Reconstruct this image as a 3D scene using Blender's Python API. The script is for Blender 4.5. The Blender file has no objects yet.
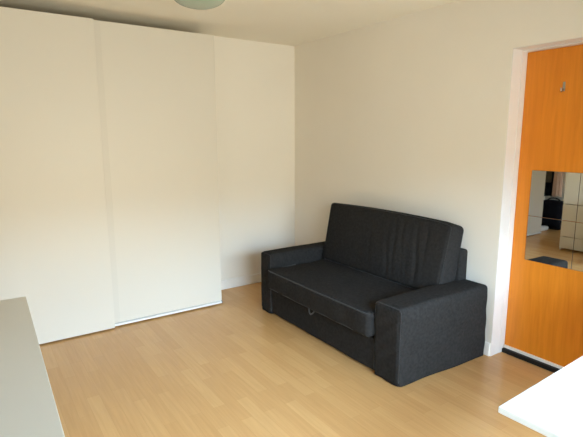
import bpy, bmesh, math, random
from mathutils import Vector, Matrix
from math import sin, cos, pi, radians
random.seed(7)
S = bpy.context.scene
COL = S.collection

# ------------------------------------------------------------------ camera
CAM = Vector((-2.8816, -4.1562, 1.5191))
yaw, pit, rol = 0.9716, -0.1722, -0.0026
fw = Vector((cos(yaw)*cos(pit), sin(yaw)*cos(pit), sin(pit)))
rt = fw.cross(Vector((0, 0, 1))).normalized()
up = rt.cross(fw)
rt, up = rt*cos(rol) + up*sin(rol), -rt*sin(rol) + up*cos(rol)
cd = bpy.data.cameras.new('camera'); cam = bpy.data.objects.new('camera', cd); COL.objects.link(cam)
cam.matrix_world = Matrix(((rt.x, up.x, -fw.x, CAM.x), (rt.y, up.y, -fw.y, CAM.y), (rt.z, up.z, -fw.z, CAM.z), (0, 0, 0, 1)))
cd.sensor_width = 36.0; cd.lens = 468.85*36/583; cd.clip_start = 0.02
S.camera = cam

# ------------------------------------------------------------------ sky, window portal, exposure
W = bpy.data.worlds.new('sky'); S.world = W; W.use_nodes = True
nt = W.node_tree; nt.nodes.clear()
tc = nt.nodes.new('ShaderNodeTexCoord'); sx = nt.nodes.new('ShaderNodeSeparateXYZ')
mr = nt.nodes.new('ShaderNodeMapRange'); mr.inputs['From Min'].default_value = -1; mr.inputs['From Max'].default_value = 1
cr = nt.nodes.new('ShaderNodeValToRGB'); bg = nt.nodes.new('ShaderNodeBackground'); wo = nt.nodes.new('ShaderNodeOutputWorld')
e = cr.color_ramp.elements
e[0].position = 0.0; e[0].color = (0.20, 0.20, 0.18, 1)
e[1].position = 1.0; e[1].color = (0.62, 0.86, 1.14, 1)
a = e.new(0.575); a.color = (0.21, 0.20, 0.17, 1)
a = e.new(0.60); a.color = (0.46, 0.62, 0.78, 1)
a = e.new(0.72); a.color = (0.62, 0.86, 1.14, 1)
nt.links.new(tc.outputs['Generated'], sx.inputs[0]); nt.links.new(sx.outputs['Z'], mr.inputs['Value'])
nt.links.new(mr.outputs[0], cr.inputs[0]); nt.links.new(cr.outputs[0], bg.inputs[0]); nt.links.new(bg.outputs[0], wo.inputs[0])
bg.inputs['Strength'].default_value = 15.0

WX0, WX1, WZ0, WZ1, WY = -2.65, -0.30, 0.12, 1.88, -4.45      # the window in the wall behind the camera
pl = bpy.data.lights.new('window_portal', 'AREA'); pl.shape = 'RECTANGLE'; pl.size = WX1-WX0; pl.size_y = WZ1-WZ0
pl.cycles.is_portal = True
VX0, VX1, VZ0, VZ1 = -4.65, -3.95, 0.90, 1.88                # added fill window further left, brightens that side and the mirror view
p2 = pl.copy(); p2.size = VX1-VX0; p2.size_y = VZ1-VZ0; p2.cycles.is_portal = True
po2 = bpy.data.objects.new('window_portal', p2); COL.objects.link(po2)
po2.location = ((VX0+VX1)/2, WY-0.14, (VZ0+VZ1)/2); po2.rotation_euler = (radians(90), 0, 0)
po = bpy.data.objects.new('window_portal', pl); COL.objects.link(po)
po.location = ((WX0+WX1)/2, WY-0.14, (WZ0+WZ1)/2); po.rotation_euler = (radians(90), 0, 0)   # -Z of the lamp looks into the room (+y)

vs = S.view_settings
S.display_settings.display_device = 'sRGB'
vs.view_transform = 'Standard'; vs.look = 'None'; vs.gamma = 1.0; vs.use_curve_mapping = False
vs.exposure = 1.62
S.cycles.max_bounces = 14; S.cycles.diffuse_bounces = 8; S.cycles.glossy_bounces = 6; S.cycles.transparent_max_bounces = 8
S.cycles.caustics_reflective = False; S.cycles.caustics_refractive = False
S.cycles.sample_clamp_indirect = 8.0
S.cycles.use_denoising = True

# ------------------------------------------------------------------ materials
def mat(name, col, rough=0.5, spec=0.5, metal=0.0, noise=0.0, nscale=30.0, bump=0.0, bscale=200.0, sheen=0.0, coat=0.0, stretch=None):
    m = bpy.data.materials.new(name); m.use_nodes = True
    n = m.node_tree.nodes; l = m.node_tree.links; b = n['Principled BSDF']
    b.inputs['Base Color'].default_value = (*col, 1); b.inputs['Roughness'].default_value = rough
    b.inputs['Specular IOR Level'].default_value = spec; b.inputs['Metallic'].default_value = metal
    b.inputs['Sheen Weight'].default_value = sheen; b.inputs['Coat Weight'].default_value = coat
    t = n.new('ShaderNodeTexCoord'); mp = n.new('ShaderNodeMapping'); l.new(t.outputs['Object'], mp.inputs[0])
    if stretch: mp.inputs['Scale'].default_value = stretch
    if noise > 0:
        x = n.new('ShaderNodeTexNoise'); x.inputs['Scale'].default_value = nscale; x.inputs['Detail'].default_value = 4
        l.new(mp.outputs[0], x.inputs['Vector'])
        r = n.new('ShaderNodeValToRGB'); r.color_ramp.elements[0].position = .3; r.color_ramp.elements[1].position = .7
        r.color_ramp.elements[0].color = (*[c*(1-noise) for c in col], 1); r.color_ramp.elements[1].color = (*[min(1, c*(1+noise)) for c in col], 1)
        l.new(x.outputs['Fac'], r.inputs[0]); l.new(r.outputs[0], b.inputs['Base Color'])
    if bump > 0:
        x2 = n.new('ShaderNodeTexNoise'); x2.inputs['Scale'].default_value = bscale; x2.inputs['Detail'].default_value = 3
        l.new(t.outputs['Object'], x2.inputs['Vector'])
        bp = n.new('ShaderNodeBump'); bp.inputs['Strength'].default_value = bump; bp.inputs['Distance'].default_value = 0.002
        l.new(x2.outputs['Fac'], bp.inputs['Height']); l.new(bp.outputs[0], b.inputs['Normal'])
    return m

M = {}
M['wall'] = mat('wall_paint', (0.83, 0.79, 0.72), 0.75, 0.25, noise=0.012, nscale=2.0, bump=0.15, bscale=60)
M['ceiling'] = mat('ceiling_paint', (0.86, 0.82, 0.73), 0.9, 0.2)
M['gloss_white'] = mat('gloss_paint', (0.86, 0.85, 0.82), 0.35, 0.5, noise=0.02, nscale=8)
M['wardrobe'] = mat('wardrobe_white', (0.680, 0.643, 0.572), 0.42, 0.4)
M['strip'] = mat('grey_white_strip', (0.650, 0.615, 0.548), 0.4, 0.4)
M['jamb'] = mat('jamb_paint', (0.73, 0.715, 0.70), 0.5, 0.3, noise=0.02, nscale=8)
M['rail'] = mat('white_rail', (0.80, 0.80, 0.80), 0.35, 0.5)
M['grey_plastic'] = mat('grey_plastic', (0.12, 0.12, 0.12), 0.4)
M['cabinet'] = mat('cabinet_white', (0.62, 0.585, 0.50), 0.4, 0.4)
M['desk'] = mat('desk_white', (0.60, 0.60, 0.575), 0.3, 0.5)
M['fabric'] = mat('charcoal_fabric', (0.0250, 0.0238, 0.0232), 0.95, 0.05, noise=0.22, nscale=55, bump=0.5, bscale=420)
M['piping'] = mat('charcoal_piping', (0.028, 0.027, 0.027), 0.9, 0.15, sheen=0.12)
M['strap'] = mat('grey_strap', (0.09, 0.09, 0.09), 0.45, 0.4)
M['black'] = mat('black_rubber', (0.008, 0.008, 0.008), 0.5, 0.3)
M['steel'] = mat('steel', (0.55, 0.54, 0.50), 0.3, 0.5, metal=1.0)
M['mirror'] = mat('mirror_silver', (0.86, 0.88, 0.86), 0.015, 0.5, metal=1.0)
M['mirror_edge'] = mat('mirror_edge_glass', (0.10, 0.13, 0.12), 0.2, 0.5)
M['brown_cloth'] = mat('brown_cloth', (0.10, 0.078, 0.050), 0.9, 0.1, noise=0.2, nscale=20)
M['dark_cloth'] = mat('dark_cloth', (0.010, 0.010, 0.016), 0.95, 0.1, noise=0.2, nscale=20)
M['pink_cloth'] = mat('pale_pink_cloth', (0.70, 0.52, 0.45), 0.9, 0.1, noise=0.1, nscale=12)

def floor_mat():
    m = bpy.data.materials.new('beech_laminate'); m.use_nodes = True
    n = m.node_tree.nodes; l = m.node_tree.links; b = n['Principled BSDF']
    t = n.new('ShaderNodeTexCoord'); mp = n.new('ShaderNodeMapping'); mp.inputs['Rotation'].default_value = (0, 0, radians(90))
    l.new(t.outputs['Object'], mp.inputs[0])
    br = n.new('ShaderNodeTexBrick'); br.offset = 0.37; br.offset_frequency = 2; br.squash = 1.0
    for k, v in dict(Scale=1.0, ).items(): br.inputs[k].default_value = v
    br.inputs['Color1'].default_value = (0, 0, 0, 1); br.inputs['Color2'].default_value = (1, 1, 1, 1); br.inputs['Mortar'].default_value = (.5, .5, .5, 1)
    br.inputs['Mortar Size'].default_value = 0.0007; br.inputs['Mortar Smooth'].default_value = 0.2
    br.inputs['Brick Width'].default_value = 0.52; br.inputs['Row Height'].default_value = 0.072
    l.new(mp.outputs[0], br.inputs['Vector'])
    # the wood: a tone for each stave, long grain streaks on top
    ra = n.new('ShaderNodeValToRGB'); el = ra.color_ramp.elements
    el[0].position = 0; el[0].color = (0.550, 0.312, 0.122, 1); el[1].position = 1; el[1].color = (0.605, 0.358, 0.148, 1)
    k = el.new(0.5); k.color = (0.572, 0.328, 0.131, 1)
    l.new(br.outputs['Color'], ra.inputs[0])
    m2 = n.new('ShaderNodeMapping'); m2.inputs['Scale'].default_value = (38, 2.2, 1); l.new(t.outputs['Object'], m2.inputs[0])
    ns = n.new('ShaderNodeTexNoise'); ns.inputs['Scale'].default_value = 1.6; ns.inputs['Detail'].default_value = 5; ns.inputs['Distortion'].default_value = 0.4
    l.new(m2.outputs[0], ns.inputs['Vector'])
    gr = n.new('ShaderNodeValToRGB'); gr.color_ramp.elements[0].position = .35; gr.color_ramp.elements[1].position = .68
    gr.color_ramp.elements[0].color = (0.945, 0.93, 0.91, 1); gr.color_ramp.elements[1].color = (1.03, 1.03, 1.03, 1)
    l.new(ns.outputs['Fac'], gr.inputs[0])
    mx = n.new('ShaderNodeMix'); mx.data_type = 'RGBA'; mx.blend_type = 'MULTIPLY'; mx.inputs[0].default_value = 1.0
    l.new(ra.outputs[0], mx.inputs[6]); l.new(gr.outputs[0], mx.inputs[7])
    sm = n.new('ShaderNodeMix'); sm.data_type = 'RGBA'; l.new(br.outputs['Fac'], sm.inputs[0])
    sm.inputs[7].default_value = (0.48, 0.265, 0.10, 1); l.new(mx.outputs[2], sm.inputs[6])
    l.new(sm.outputs[2], b.inputs['Base Color'])
    b.inputs['Roughness'].default_value = 0.27; b.inputs['Specular IOR Level'].default_value = 0.45
    return m
M['floor'] = floor_mat()

def door_mat():
    m = bpy.data.materials.new('orange_wood_veneer'); m.use_nodes = True
    n = m.node_tree.nodes; l = m.node_tree.links; b = n['Principled BSDF']
    t = n.new('ShaderNodeTexCoord'); mp = n.new('ShaderNodeMapping'); mp.inputs['Scale'].default_value = (6, 14, 0.9); l.new(t.outputs['Object'], mp.inputs[0])
    ns = n.new('ShaderNodeTexNoise'); ns.inputs['Scale'].default_value = 3.0; ns.inputs['Detail'].default_value = 6; ns.inputs['Distortion'].default_value = 0.6
    l.new(mp.outputs[0], ns.inputs['Vector'])
    r = n.new('ShaderNodeValToRGB'); r.color_ramp.elements[0].position = .3; r.color_ramp.elements[1].position = .72
    r.color_ramp.elements[0].color = (0.66, 0.205, 0.011, 1); r.color_ramp.elements[1].color = (0.77, 0.260, 0.019, 1)
    l.new(ns.outputs['Fac'], r.inputs[0]); l.new(r.outputs[0], b.inputs['Base Color'])
    b.inputs['Roughness'].default_value = 0.4; b.inputs['Specular IOR Level'].default_value = 0.4
    return m
M['door'] = door_mat()

def pane_mat():
    m = bpy.data.materials.new('clear_pane'); m.use_nodes = True
    n = m.node_tree.nodes; l = m.node_tree.links; n.remove(n['Principled BSDF'])
    o = n['Material Output']; tr = n.new('ShaderNodeBsdfTransparent'); gl = n.new('ShaderNodeBsdfGlossy'); gl.inputs['Roughness'].default_value = 0.02
    fr = n.new('ShaderNodeFresnel'); fr.inputs['IOR'].default_value = 1.45; mx = n.new('ShaderNodeMixShader')
    tr.inputs[0].default_value = (0.97, 0.98, 0.97, 1)
    l.new(fr.outputs[0], mx.inputs[0]); l.new(tr.outputs[0], mx.inputs[1]); l.new(gl.outputs[0], mx.inputs[2]); l.new(mx.outputs[0], o.inputs['Surface'])
    return m
M['pane'] = pane_mat()

def lamp_glass():
    m = mat('frosted_green_glass', (0.39, 0.47, 0.39), 0.25, 0.5)
    b = m.node_tree.nodes['Principled BSDF']; b.inputs['Subsurface Weight'].default_value = 0.2
    b.inputs['Subsurface Radius'].default_value = (.02, .02, .02)
    return m
M['lamp'] = lamp_glass()

# ------------------------------------------------------------------ helpers
def obj(name, bm, m, parent=None, smooth=False, bevel=0.0, segs=2):
    """one mesh object; bm is in world metres and is moved into the parent's frame"""
    off = parent.matrix_world.translation if parent else Vector()
    if parent:
        p = parent; off = Vector()
        while p: off += p.location; p = p.parent
        for v in bm.verts: v.co -= off
    bmesh.ops.recalc_face_normals(bm, faces=bm.faces)
    me = bpy.data.meshes.new(name); bm.to_mesh(me); bm.free()
    o = bpy.data.objects.new(name, me); COL.objects.link(o); me.materials.append(m)
    if parent: o.parent = parent
    if smooth:
        for p in me.polygons: p.use_smooth = True
    if bevel > 0:
        b = o.modifiers.new('bevel', 'BEVEL'); b.width = bevel; b.segments = segs; b.limit_method = 'ANGLE'; b.angle_limit = radians(40)
        b.harden_normals = True
        for p in me.polygons: p.use_smooth = True
    return o

def thing(name, label, cat, loc, group=None):
    o = bpy.data.objects.new(name, None); COL.objects.link(o); o.location = loc; o.empty_display_size = 0.1
    tag(o, label, cat, group); return o

def tag(o, label, cat, group=None):
    o['label'] = label; o['category'] = cat
    if group: o['group'] = group
    return o

def struct(o):
    o['kind'] = 'structure'; return o

def box(bm, x0, x1, y0, y1, z0, z1):
    x0, x1 = min(x0, x1), max(x0, x1); y0, y1 = min(y0, y1), max(y0, y1)
    v = [bm.verts.new(c) for c in ((x0, y0, z0), (x1, y0, z0), (x1, y1, z0), (x0, y1, z0), (x0, y0, z1), (x1, y0, z1), (x1, y1, z1), (x0, y1, z1))]
    for f in ((0, 3, 2, 1), (4, 5, 6, 7), (0, 1, 5, 4), (1, 2, 6, 5), (2, 3, 7, 6), (3, 0, 4, 7)): bm.faces.new([v[i] for i in f])
    return bm
def B(*bs):
    bm = bmesh.new()
    for b in bs: box(bm, *b)
    return bm

def soft_box(x0, x1, y0, y1, z0, z1, r, n=14, bulge=(0, 0, 0), fn=None):
    """box with rounded edges and softly swollen faces; fn(u, v, w, p) bends it further (u, v, w in -1..1)"""
    c = Vector(((x0+x1)/2, (y0+y1)/2, (z0+z1)/2)); h = ((x1-x0)/2, (y1-y0)/2, (z1-z0)/2)
    NN = n if isinstance(n, tuple) else (n, n, n)
    def axis(a, n):
        ri = min(r, a*0.95); k = [a-ri+ri*math.tan(radians(45*i/4)) for i in range(5)]
        inn = [-(a-ri)+2*(a-ri)*i/n for i in range(1, n)]
        return [-t for t in reversed(k)] + inn + k
    A = [axis(t, k) for t, k in zip(h, NN)]
    bm = bmesh.new(); cache = {}
    def vert(p):
        key = tuple(round(t, 6) for t in p)
        if key in cache: return cache[key]
        ri = min(r, min(h)*0.95)
        qv = Vector([max(-(h[i]-ri), min(h[i]-ri, p[i])) for i in range(3)])
        d = Vector(p)-qv
        P = qv + (d.normalized()*ri if d.length > 1e-9 else d)
        u = [p[i]/h[i] for i in range(3)]
        for i in range(3):
            j, k = (i+1) % 3, (i+2) % 3
            P[i] += bulge[i]*u[i]*(1-u[j]**2)*(1-u[k]**2)
        if fn: P = fn(u[0], u[1], u[2], P)
        cache[key] = bm.verts.new(P+c); return cache[key]
    for i in range(3):
        j, k = (i+1) % 3, (i+2) % 3
        for s in (-1, 1):
            for ia in range(len(A[j])-1):
                for ib in range(len(A[k])-1):
                    q = []
                    for (aa, bb) in ((ia, ib), (ia+1, ib), (ia+1, ib+1), (ia, ib+1)):
                        p = [0, 0, 0]; p[i] = s*h[i]; p[j] = A[j][aa]; p[k] = A[k][bb]; q.append(vert(p))
                    if len(set(q)) == 4:
                        bm.faces.new(q if s > 0 else q[::-1])
    return bm

def tube(bm, pts, r, n=8, closed=False):
    pts = [Vector(p) for p in pts]; rings = []; N = len(pts)
    prev = None
    for i, p in enumerate(pts):
        if closed: t = (pts[(i+1) % N]-pts[i-1]).normalized()
        else: t = (pts[min(i+1, N-1)]-pts[max(i-1, 0)]).normalized()
        a = prev - t*prev.dot(t) if prev else t.orthogonal()
        if a.length < 1e-5: a = t.orthogonal()
        a.normalize(); prev = a; b = t.cross(a)
        rings.append([bm.verts.new(p + r*(cos(2*pi*k/n)*a + sin(2*pi*k/n)*b)) for k in range(n)])
    for i in range(N if closed else N-1):
        A_, B_ = rings[i], rings[(i+1) % N]
        for k in range(n): bm.faces.new((A_[k], A_[(k+1) % n], B_[(k+1) % n], B_[k]))
    if not closed:
        bm.faces.new(rings[0][::-1]); bm.faces.new(rings[-1])
    return bm

def lathe(bm, prof, c, n=48):
    rings = []
    for (r, z) in prof:
        rings.append([bm.verts.new((c[0]+max(r, 1e-4)*cos(2*pi*k/n), c[1]+max(r, 1e-4)*sin(2*pi*k/n), c[2]+z)) for k in range(n)])
    for i in range(len(rings)-1):
        for k in range(n): bm.faces.new((rings[i][k], rings[i][(k+1) % n], rings[i+1][(k+1) % n], rings[i+1][k]))
    bm.faces.new(rings[0][::-1]); bm.faces.new(rings[-1])
    return bm

# ------------------------------------------------------------------ the room
H = 2.4385; XL = -4.95; TH = 0.25; YF = WY
DX = 0.156; DY0, DY1 = -2.401, -3.205; DZ = 2.064            # door recess
struct(obj('floor', B((XL-TH, TH+0.1, YF-TH, TH, -0.12, 0)), M['floor']))
struct(obj('ceiling', B((XL-TH, TH, YF-TH, TH, H, H+0.12)), M['ceiling']))
struct(obj('wall_back', B((XL-TH, TH, 0, TH, 0, H)), M['wall']))
struct(obj('wall_left', B((XL-TH, XL, YF, 0, 0, H)), M['wall']))
struct(obj('wall_right', B((0, TH, DY0, 0, 0, H), (0, TH, YF, DY1, 0, H), (0, TH, DY1, DY0, DZ, H)), M['wall']))
struct(obj('wall_front', B((XL-TH, VX0, YF-TH, YF, 0, H), (VX1, WX0, YF-TH, YF, 0, H), (VX0, VX1, YF-TH, YF, 0, VZ0), (VX0, VX1, YF-TH, YF, VZ1, H), (WX1, TH, YF-TH, YF, 0, H), (WX0, WX1, YF-TH, YF, 0, WZ0), (WX0, WX1, YF-TH, YF, WZ1, H)), M['wall']))

def skirting(name, pts, h=0.098, t=0.016):
    bm = bmesh.new()
    for (x0, x1, y0, y1) in pts: box(bm, x0, x1, y0, y1, 0, h)
    struct(obj(name, bm, M['gloss_white'], bevel=0.006))
skirting('baseboard_back', [(XL, -0.016, -0.016, 0)])
skirting('baseboard_right', [(-0.016, 0, DY0, 0), (-0.016, 0, YF, DY1)])
skirting('baseboard_left', [(XL, XL+0.016, YF, -0.016)])
skirting('baseboard_front', [(XL+0.016, -0.016, YF, YF+0.016)])

# door lining, thin and lumpy with old paint
def lining():
    bm = bmesh.new()
    n = 60; x0, x1 = DX-0.052, DX+0.05
    for side in (0, 1):
        y0 = DY0 if side == 0 else DY1; s = -1 if side == 0 else 1
        ring = []
        for i in range(n+1):
            z = DZ*i/n; w = 0.006 + (random.random()*0.0035 if 2 < i < n-1 else 0)
            ring.append([bm.verts.new(p) for p in ((x0, y0-s*0.004, z), (x0, y0+s*w, z), (x1, y0+s*w, z), (x1, y0-s*0.004, z))])
        for i in range(n):
            for k in range(4): bm.faces.new((ring[i][k], ring[i][(k+1) % 4], ring[i+1][(k+1) % 4], ring[i+1][k]))
        bm.faces.new(ring[0][::-1]); bm.faces.new(ring[-1])
    box(bm, x0, x1, DY1, DY0, DZ-0.012, DZ+0.004)
    return bm
struct(obj('trim_1', lining(), M['jamb']))
# reveal faces painted glossy white (thin board on the wall end)
struct(obj('trim_2', B((0.001, DX-0.05, DY0-0.0035, DY0+0.002, 0.0, DZ), (0.001, DX-0.05, DY1-0.002, DY1+0.0035, 0.0, DZ), (0.001, DX-0.05, DY1, DY0, DZ-0.0035, DZ+0.002)), M['jamb']))
struct(obj('trim_3', B((DX-0.03, DX+0.06, DY1+0.008, DY0-0.008, 0, 0.030)), M['black'], bevel=0.004))

door = thing('door_1', 'orange wood veneer flush door set deep in the right wall', 'door', (DX, (DY0+DY1)/2, 0)); struct(door)
obj('door_panel', B((DX, DX+0.042, DY1+0.012, DY0-0.009, 0.052, DZ-0.014)), M['door'], door, bevel=0.002)
obj('weather_bar', B((DX-0.012, DX+0.035, DY1+0.012, DY0-0.010, 0.032, 0.0515)), M['gloss_white'], door, bevel=0.003)
hb = bmesh.new(); lathe(hb, [(0.026, 0), (0.026, 0.008), (0.012, 0.010), (0.010, 0.045)], (0, 0, 0), 24)
for v in hb.verts: v.co = Vector((DX-v.co.z, DY1+0.075+v.co.x, 1.02+v.co.y))
tube(hb, [(DX-0.04, DY1+0.075, 1.02), (DX-0.052, DY1+0.085, 1.02), (DX-0.054, DY1+0.11, 1.02), (DX-0.054, DY1+0.19, 1.018)], 0.009, 10)
obj('door_handle', hb, M['steel'], door, smooth=True)

# window behind the camera
def window(name, label, x0, x1, z0, z1, sill):
    win = thing(name, label, 'window', ((x0+x1)/2, YF-0.12, z0)); struct(win)
    f0, f1 = YF-0.15, YF-0.09; xm = (x0+x1)/2
    obj('window_frame', B((x0, x1, f0, f1, z0, z0+0.05), (x0, x1, f0, f1, z1-0.05, z1), (x0, x0+0.05, f0, f1, z0+0.05, z1-0.05), (x1-0.05, x1, f0, f1, z0+0.05, z1-0.05),
                          (xm-0.03, xm+0.03, f0, f1, z0+0.05, z1-0.05)), M['gloss_white'], win, bevel=0.004)
    for (a0, a1) in ((x0+0.05, xm-0.03), (xm+0.03, x1-0.05)):
        obj('pane', B((a0, a1, YF-0.124, YF-0.118, z0+0.05, z1-0.05)), M['pane'], win)
    struct(obj(sill, B((x0-0.04, x1+0.04, YF-0.09, YF+0.05, z0-0.025, z0)), M['gloss_white'], bevel=0.005))
window('window_1', 'wide white framed window in the wall behind the camera', WX0, WX1, WZ0, WZ1, 'trim_4')
window('fill_window', 'added small white framed fill window at the left end of the wall behind the camera', VX0, VX1, VZ0, VZ1, 'trim_5')

# ------------------------------------------------------------------ ceiling lamp
LC = (-1.545, -1.14, H)
lamp = thing('ceiling_lamp', 'unlit frosted green glass dome lamp on the ceiling', 'lamp', LC)
bm = lathe(bmesh.new(), [(0.155, -0.018), (0.158, -0.012), (0.158, 0.0)], LC); obj('base_plate', bm, M['rail'], lamp, smooth=True)
bm = lathe(bmesh.new(), [(0.172*sin(t), -0.017-0.072*cos(t)) for t in [radians(k*90/18) for k in range(0, 19)]], LC); obj('glass_shade', bm, M['lamp'], lamp, smooth=True)

# ------------------------------------------------------------------ wardrobe with three sliding doors
WXR, WXL, WD, WT = -1.083, -4.17, 0.378, 2.36
ward = thing('wardrobe', 'tall white wardrobe with plain sliding doors along the left wall', 'wardrobe', ((WXR+WXL)/2, -0.19, 0))
obj('carcass', B((WXR-0.018, WXR, -WD+0.03, -0.018, 0.0, WT-0.004), (WXL, WXL+0.018, -WD+0.03, -0.018, 0.0, WT-0.004),
                 (WXL+0.018, WXR-0.018, -WD+0.03, -0.018, WT-0.03, WT-0.006), (WXL+0.018, WXR-0.018, -WD+0.03, -0.018, 0.05, 0.07),
                 (WXL+0.018, WXR-0.018, -0.024, -0.018, 0.07, WT-0.03),
                 (-2.06, -2.04, -WD+0.09, -0.024, 0.07, WT-0.03), (-3.12, -3.10, -WD+0.09, -0.024, 0.07, WT-0.03)), M['wardrobe'], ward, bevel=0.0015)
obj('plinth', B((WXL+0.018, WXR-0.018, -WD+0.10, -WD+0.12, 0.0, 0.05)), M['wardrobe'], ward)
obj('bottom_rail', B((WXL+0.002, WXR-0.004, -WD-0.010, -WD+0.10, 0.012, 0.030)), M['rail'], ward, bevel=0.002)
obj('top_rail', B((WXL+0.02, WXR-0.02, -WD+0.03, -WD+0.09, WT-0.06, WT-0.032)), M['rail'], ward)
obj('end_cap', B((WXR-0.004, WXR+0.004, -WD-0.010, -WD+0.02, 0.010, 0.032)), M['grey_plastic'], ward, bevel=0.002)
def slider(x0, x1, yf, zb):
    xm = (x0+x1)/2
    obj('sliding_door', B((x0, x1, yf, yf+0.020, zb, WT)), M['wardrobe'], ward, bevel=0.0015)
slider(-2.10, WXR, -WD, 0.034)
slider(-3.12, -2.045, -WD-0.036, 0.012)
obj('seam_strip', B((-2.060, -1.992, -WD-0.0015, -WD+0.001, 0.036, WT-0.002)), M['strip'], ward, bevel=0.001)  # slightly greyer strip on the right door, beside the overlap seam
slider(WXL, -3.08, -WD, 0.034)

# ------------------------------------------------------------------ sofa
sofa = thing('sofa', 'charcoal fabric two seat sofa bed with wide square arms', 'sofa', (-0.43, -1.515, 0))
SF, SB = -0.850, -0.020; YO_R, YI_R, YI_L, YO_L = -2.337, -2.112, -0.865, -0.698; AZ = 0.535
fab = M['fabric']
def wr(a, f, ph): return a*sin(f+ph)
def arm(y0, y1, flare, AZ=0.535, rad=0.03, slope=0.0):
    ch_ = (AZ-0.006+rad)/2
    def fn(u, v, w, p):
        if w > 0: p.z += slope*u
        if flare: p.y -= flare*(u*0.5+0.5)*(1 if v < 0 else 0.3)
        p.z = max(p.z, -ch_+rad)                           # cut flat where it meets the floor
        p.x += 0.006*(1-w*w)*(-1 if u < -0.5 else 0)
        p.y += 0.003*sin(6*u+3*w)*abs(v) + 0.002*sin(11*w+4*u)*abs(v)
        p.x += 0.0025*sin(14*w+5*v)*(1 if u < -0.9 else 0)
        return p
    return soft_box(SF, SB, y0, y1, 0.006-rad, AZ, rad, 24, (0.0, 0.004, 0.006), fn)
obj('armrest', arm(YO_R, YI_R, 0.040, 0.510, 0.030, 0.008), fab, sofa, smooth=True)
obj('armrest', arm(YI_L, YO_L, 0.0), fab, sofa, smooth=True)
def arm_piping(y0, y1, AZ, r):
    bm = bmesh.new(); pts = []
    d = 0.21*r; X = SF+d-0.001
    for (yy, zz, a0) in ((y1-r, AZ-r, 0), (y0+r, AZ-r, 90)):
        for k in range(7):
            t = radians(a0+15*k); pts.append((X, yy+(r-d)*cos(t), zz+(r-d)*sin(t)))
    pts = [(X, y1-d, 0.03), (X-0.003, y1-d, AZ*0.35)] + pts + [(X-0.003, y0+d, AZ*0.35), (X, y0+d, 0.03)]
    return tube(bm, pts, 0.003, 6)
obj('arm_piping', arm_piping(YO_R, YI_R, 0.502, 0.030), M['piping'], sofa, smooth=True)
obj('arm_piping', arm_piping(YI_L, YO_L, 0.535, 0.030), M['piping'], sofa, smooth=True)
# back frame
obj('backrest_frame', soft_box(-0.115, SB, -2.195, -0.80, 0.05, 0.735, 0.022, 14, (0.004, 0, 0.004)), fab, sofa, smooth=True)
# base with a pull out drawer front
obj('base', B((-0.80, -0.16, YI_R+0.004, YI_L-0.004, 0.03, 0.238)), fab, sofa, bevel=0.01)
def drape(u, v, w, p):
    p.x += 0.003*sin(9*v+2*w) * (1 if u < 0 else 0); return p
obj('drawer_front', soft_box(-0.838, -0.80, YI_R-0.012, YI_L+0.012, 0.012, 0.238, 0.012, 16, (0.004, 0, 0), drape), fab, sofa, smooth=True)
# seat cushion
def seatfn(u, v, w, p):
    if w > 0: p.z += 0.004*sin(5*v+3*u) + 0.003*sin(9*u-4*v)
    if u < -0.9: p.x += 0.003*sin(17*v)
    return p
seat = obj('seat_cushion', soft_box(-0.897, -0.17, YI_R+0.004, YI_L-0.004, 0.242, 0.418, 0.035, (16, 40, 10), (0.006, 0, 0.016), seatfn), fab, sofa, smooth=True)
bm = bmesh.new()
sy0, sy1 = YI_R+0.012, YI_L-0.012
for zz in (0.407, 0.262):
    tube(bm, [(-0.60, sy0, zz+0.006*(zz > .3)), (-0.862, sy0, zz), (-0.884, sy0+0.008, zz), (-0.890, sy0+0.04, zz)] + [(-0.891-0.004*sin(pi*t/12), sy0+0.04+(sy1-sy0-0.08)*t/12, zz+0.001) for t in range(1, 12)] + [(-0.890, sy1-0.04, zz), (-0.884, sy1-0.008, zz), (-0.862, sy1, zz), (-0.60, sy1, zz+0.006*(zz > .3))], 0.0045, 6)
obj('seat_piping', bm, M['piping'], sofa, smooth=True)
# back cushion, leaning on the frame
CY0, CY1 = -2.178, -0.888
ch, ctk = 0.517, 0.165
def cush(u, v, w, p):
    # creases running down the front face
    if u < -0.8:
        a = (1-v*v)*(1-w*w)
        for (vc, am, wd) in ((-.74, .007, .022), (-.62, .011, .026), (-.50, .008, .018), (-.41, .012, .024), (-.29, .009, .020), (-.19, .011, .026), (-.06, .006, .022), (.10, .005, .03), (.27, .003, .03)):
            p.x += 0.6*am*math.exp(-((v-vc-0.05*w-0.012*sin(4*w+31*vc))/wd)**2)*(1-w**4)*(0.65+0.35*sin(2.2*w+17*vc))
        p.x += 0.004*sin(7*v+2*w)*a
    # softer, slightly dropped upper right corner
    p.z += 0.010*(1-v*v)*max(0, w)
    p.z -= 0.02*max(0, -v-0.8)*5*max(0, w)*0.6
    # tapers upward like a wedge
    p.x *= 1 - 0.10*w
    p.y *= 1 + 0.012*w
    return p
cb = soft_box(-ctk/2, ctk/2, -(CY1-CY0)/2, (CY1-CY0)/2, -ch/2, ch/2, 0.028, (8, 120, 40), (0.020, 0.008, 0.006), cush)
tilt = Matrix.Rotation(radians(10.5), 4, 'Y')
cc = Vector((-0.185, (CY0+CY1)/2, 0.415+ch/2-0.006))
cm = Matrix.Translation(cc) @ tilt
bmesh.ops.transform(cb, matrix=cm, verts=cb.verts)
obj('back_cushion', cb, fab, sofa, smooth=True)
bm = bmesh.new()
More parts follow.
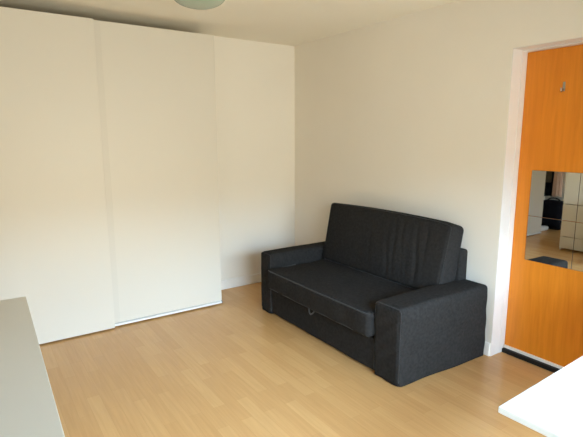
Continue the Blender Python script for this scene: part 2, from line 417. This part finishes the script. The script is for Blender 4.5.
for xx in (-ctk/2+0.007, ctk/2-0.007):
    r = 0.028; hy, hz = (CY1-CY0)/2-0.005, ch/2-0.005; pts = []
    for (sy, sz, a0) in ((1, 1, 0), (-1, 1, 90), (-1, -1, 180), (1, -1, 270)):
        for k in range(7):
            t = radians(a0+15*k); y, z = sy*(hy-r)+r*cos(t), sz*(hz-r)+r*sin(t)
            pts.append((xx, y, z))
    full = []
    for i in range(len(pts)):
        p0, p1 = Vector(pts[i]), Vector(pts[(i+1) % len(pts)]); N = 14 if (p1-p0).length > 0.2 else 1
        for k in range(N):
            p = p0.lerp(p1, k/N); v, w = p.y/hy, p.z/hz
            p.z += 0.012*(1-v*v)*max(0, w); p.z -= 0.02*max(0, -v-0.8)*5*max(0, w)*0.6
            p.x *= 1-0.10*w; p.y *= 1+0.012*w

            full.append(cm @ p)
    tube(bm, full, 0.003, 6, closed=True)
obj('cushion_piping', bm, M['piping'], sofa, smooth=True)
# pull strap under the seat
bm = bmesh.new()
hy = -1.455
tube(bm, [(-0.845, hy+0.034, 0.25), (-0.858, hy+0.030, 0.228), (-0.866, hy+0.012, 0.206), (-0.868, hy-0.004, 0.200), (-0.866, hy-0.022, 0.210), (-0.858, hy-0.036, 0.230), (-0.845, hy-0.038, 0.25)], 0.006, 8)
o = obj('pull_strap', bm, M['strap'], sofa, smooth=True); o['label'] = 'grey pull strap'

# ------------------------------------------------------------------ low white chest at the left
CX1, CX0, CYF, CYN, CZ = -2.723, -3.205, -1.692, -3.29, 0.78
chest = thing('chest_of_drawers', 'low white chest with a plain top in the near left corner of the photo', 'chest of drawers', ((CX0+CX1)/2, (CYF+CYN)/2, 0))
obj('chest_top', B((CX0, CX1, CYN, CYF, CZ-0.022, CZ)), M['cabinet'], chest, bevel=0.003)
obj('carcass', B((CX0+0.002, CX1-0.022, CYF-0.022, CYF-0.002, 0, CZ-0.022), (CX0+0.002, CX1-0.022, CYN+0.002, CYN+0.022, 0, CZ-0.022), (CX0+0.002, CX0+0.012, CYN+0.022, CYF-0.022, 0.0, CZ-0.022), (CX0+0.012, CX1-0.04, CYN+0.022, CYF-0.022, 0.02, 0.04)), M['cabinet'], chest)
for c in range(2):
    for r in range(3):
        ya = CYN+0.024 + c*(CYF-CYN-0.048)/2; yb = ya+(CYF-CYN-0.048)/2-0.004; za = 0.05+r*0.234
        obj('drawer', B((CX1-0.020, CX1-0.002, ya, yb, za, za+0.229)), M['cabinet'], chest, bevel=0.003)

th = radians(-1.27); cxy = Vector(((CX1-CX0)/2, (CYF-CYN)/2, 0))            # it stands a touch askew
chest.rotation_euler = (0, 0, th); chest.location = Vector((CX1, CYF, 0)) - Matrix.Rotation(th, 3, 'Z') @ cxy

# ------------------------------------------------------------------ tall chest, seen only in the mirror tiles
TX1, TX0, TYA, TYB, TZ = -3.33, -3.81, -1.07, -1.87, 1.30
tall = thing('chest_of_drawers', 'tall white chest with wide drawers seen in the mirror tiles', 'chest of drawers', ((TX0+TX1)/2, (TYA+TYB)/2, 0))
obj('carcass', B((TX0, TX1-0.02, TYA-0.02, TYA, 0, TZ-0.02), (TX0, TX1-0.02, TYB, TYB+0.02, 0, TZ-0.02), (TX0, TX0+0.01, TYB+0.02, TYA-0.02, 0, TZ-0.02)), M['cabinet'], tall, bevel=0.002)
obj('chest_top', B((TX0, TX1, TYB, TYA, TZ-0.02, TZ)), M['cabinet'], tall, bevel=0.003)
for (za, zb) in ((0.03, 0.185), (0.193, 0.625), (0.633, 1.05), (1.058, 1.277)):
    obj('drawer', B((TX1-0.019, TX1, TYB+0.003, TYA-0.003, za, zb)), M['cabinet'], tall, bevel=0.003)

# ------------------------------------------------------------------ clothes beyond the wardrobe, seen in the mirror tiles
hooks = thing('coat_rack', 'white hook board on the far wall holding clothes, beyond the wardrobe', 'coat rack', (XL, -0.35, 1.5))
obj('board', B((XL, XL+0.02, -0.68, -0.03, 1.46, 1.56)), M['gloss_white'], hooks, bevel=0.003)
HK = (-0.12, -0.27, -0.56)
for y in HK:
    obj('hook', tube(bmesh.new(), [(XL+0.018, y, 1.52), (XL+0.05, y, 1.50), (XL+0.09, y, 1.49), (XL+0.11, y, 1.51), (XL+0.11, y, 1.53)], 0.006, 8), M['steel'], hooks, smooth=True)
def garment(y, x, wtop, wbot, z0, z1, t, folds, ph):
    """a hanging garment: gathered at the hook, folds opening towards the hem"""
    bm = bmesh.new(); rings = []; n = 40; m = 22
    for j in range(m+1):
        s = j/m; z = z1+(z0-z1)*s; sh = min(1, 0.12+s/0.16) if s < 0.16 else 1
        hw = (wtop+(wbot-wtop)*s)/2*sh; ht = t/2*(0.55+0.45*s)
        ring = []
        for k in range(n):
            a = 2*pi*k/n; fo = 1+0.22*s*sin(folds*a+ph)
            ring.append(bm.verts.new((x+ht*sin(a)*fo, y+hw*cos(a)*(1+0.05*s*sin(folds*a+ph)), z+0.01*sin(3*a+ph)*s)))
        rings.append(ring)
    for j in range(m):
        for k in range(n): bm.faces.new((rings[j][k], rings[j][(k+1) % n], rings[j+1][(k+1) % n], rings[j+1][k]))
    bm.faces.new(rings[0][::-1]); bm.faces.new(rings[-1])
    return bm
tag(obj('jacket', garment(-0.10, XL+0.20, 0.15, 0.16, 0.77, 1.50, 0.07, 7, 0.3), M['brown_cloth'], smooth=True), 'short brown jacket on the hook nearest the back wall', 'jacket', 'clothes on the hooks')
tag(obj('dress', garment(-0.27, XL+0.17, 0.12, 0.15, 0.54, 1.50, 0.09, 8, 1.1), M['pink_cloth'], smooth=True), 'pale pink garment hanging beside the brown jacket', 'dress', 'clothes on the hooks')
tag(obj('coat', garment(-0.10, XL+0.125, 0.14, 0.15, 0.53, 1.50, 0.05, 6, 2.0), M['dark_cloth'], smooth=True), 'long dark coat hanging behind the brown jacket', 'coat', 'clothes on the hooks')
bag = thing('duffel_bag', 'large dark bag standing on the floor under the hanging clothes', 'bag', (XL+0.19, -0.24, 0))
obj('bag_body', soft_box(XL+0.05, XL+0.33, -0.45, -0.03, 0.002, 0.46, 0.08, 10, (0.02, 0.0, 0.015)), M['dark_cloth'], bag, smooth=True)
obj('bag_handle', tube(bmesh.new(), [(XL+0.18, -0.24+0.10*cos(radians(t)), 0.46+0.05*sin(radians(t))) for t in range(0, 181, 15)], 0.010, 8), M['dark_cloth'], bag, smooth=True)
tag(obj('slipper', soft_box(XL+0.36, XL+0.60, -0.29, -0.20, 0.001, 0.06, 0.022, 8, (0, 0, 0.012)), M['rail'], smooth=True), 'white slipper on the floor before the dark bag', 'slipper')

# ------------------------------------------------------------------ desk at the right
TZ_, TT = 0.74, 0.0195
desk = thing('desk', 'white desk with a thin square top in the near right corner of the photo', 'desk', (-0.93, -3.81, 0))
obj('desk_top', B((-1.681, -0.18, -4.16, -3.462, TZ_-TT, TZ_)), M['desk'], desk, bevel=0.002)
for (x, y) in ((-1.50, -3.56), (-0.30, -3.56), (-1.50, -4.07), (-0.30, -4.07)):
    obj('leg', lathe(bmesh.new(), [(0.021, 0), (0.021, TZ_-TT-0.012), (0.035, TZ_-TT-0.010), (0.035, TZ_-TT)], (x, y, 0), 20), M['rail'], desk, smooth=False)

th = radians(1.62); cv = Vector((-1.681+0.93, -3.462+3.81, 0))               # it stands a touch askew
desk.rotation_euler = (0, 0, th); desk.location = Vector((-1.673, -3.458, 0)) - Matrix.Rotation(th, 3, 'Z') @ cv

# ------------------------------------------------------------------ four mirror tiles and a hook on the door
pos = {'upper left': (-2.506, 1.0015), 'upper right': (-2.807, 1.0015), 'lower left': (-2.506, 0.7005), 'lower right': (-2.807, 0.7005)}
tl = {'upper left': 'upper left square mirror tile on the orange door, reflecting hanging clothes', 'upper right': 'upper right square mirror tile on the orange door, cut by the photo edge',
      'lower left': 'lower left square mirror tile on the orange door, reflecting the sofa arm', 'lower right': 'lower right square mirror tile on the orange door, cut by the photo edge'}
first = None
for k, (y, z) in pos.items():
    if first is None:
        r = thing('mirror_tile', tl[k], 'mirror', (DX, y, z), 'mirror tiles on the orange door')
        obj('glass_edge', B((DX-0.0040, DX-0.0003, y-0.299, y, z, z+0.299)), M['mirror_edge'], r)
        obj('mirror_face', B((DX-0.0046, DX-0.0041, y-0.2982, y-0.0008, z+0.0008, z+0.2982)), M['mirror'], r)
        first = r
    else:
        r = first.copy(); COL.objects.link(r); r.location = (DX, y, z); r['label'] = tl[k]
        for chd in list(first.children):
            d = chd.copy(); COL.objects.link(d); d.parent = r
hk = thing('wall_hook', 'small metal hook screwed high on the orange door', 'hook', (DX, -2.657, 1.80))
obj('hook_plate', B((DX-0.003, DX-0.0003, -2.664, -2.650, 1.79, 1.845)), M['steel'], hk, bevel=0.001)
obj('hook_prong', tube(bmesh.new(), [(DX-0.002, -2.657, 1.805), (DX-0.014, -2.657, 1.790), (DX-0.026, -2.657, 1.785), (DX-0.034, -2.657, 1.795), (DX-0.035, -2.657, 1.808)], 0.0035, 8), M['steel'], hk, smooth=True)
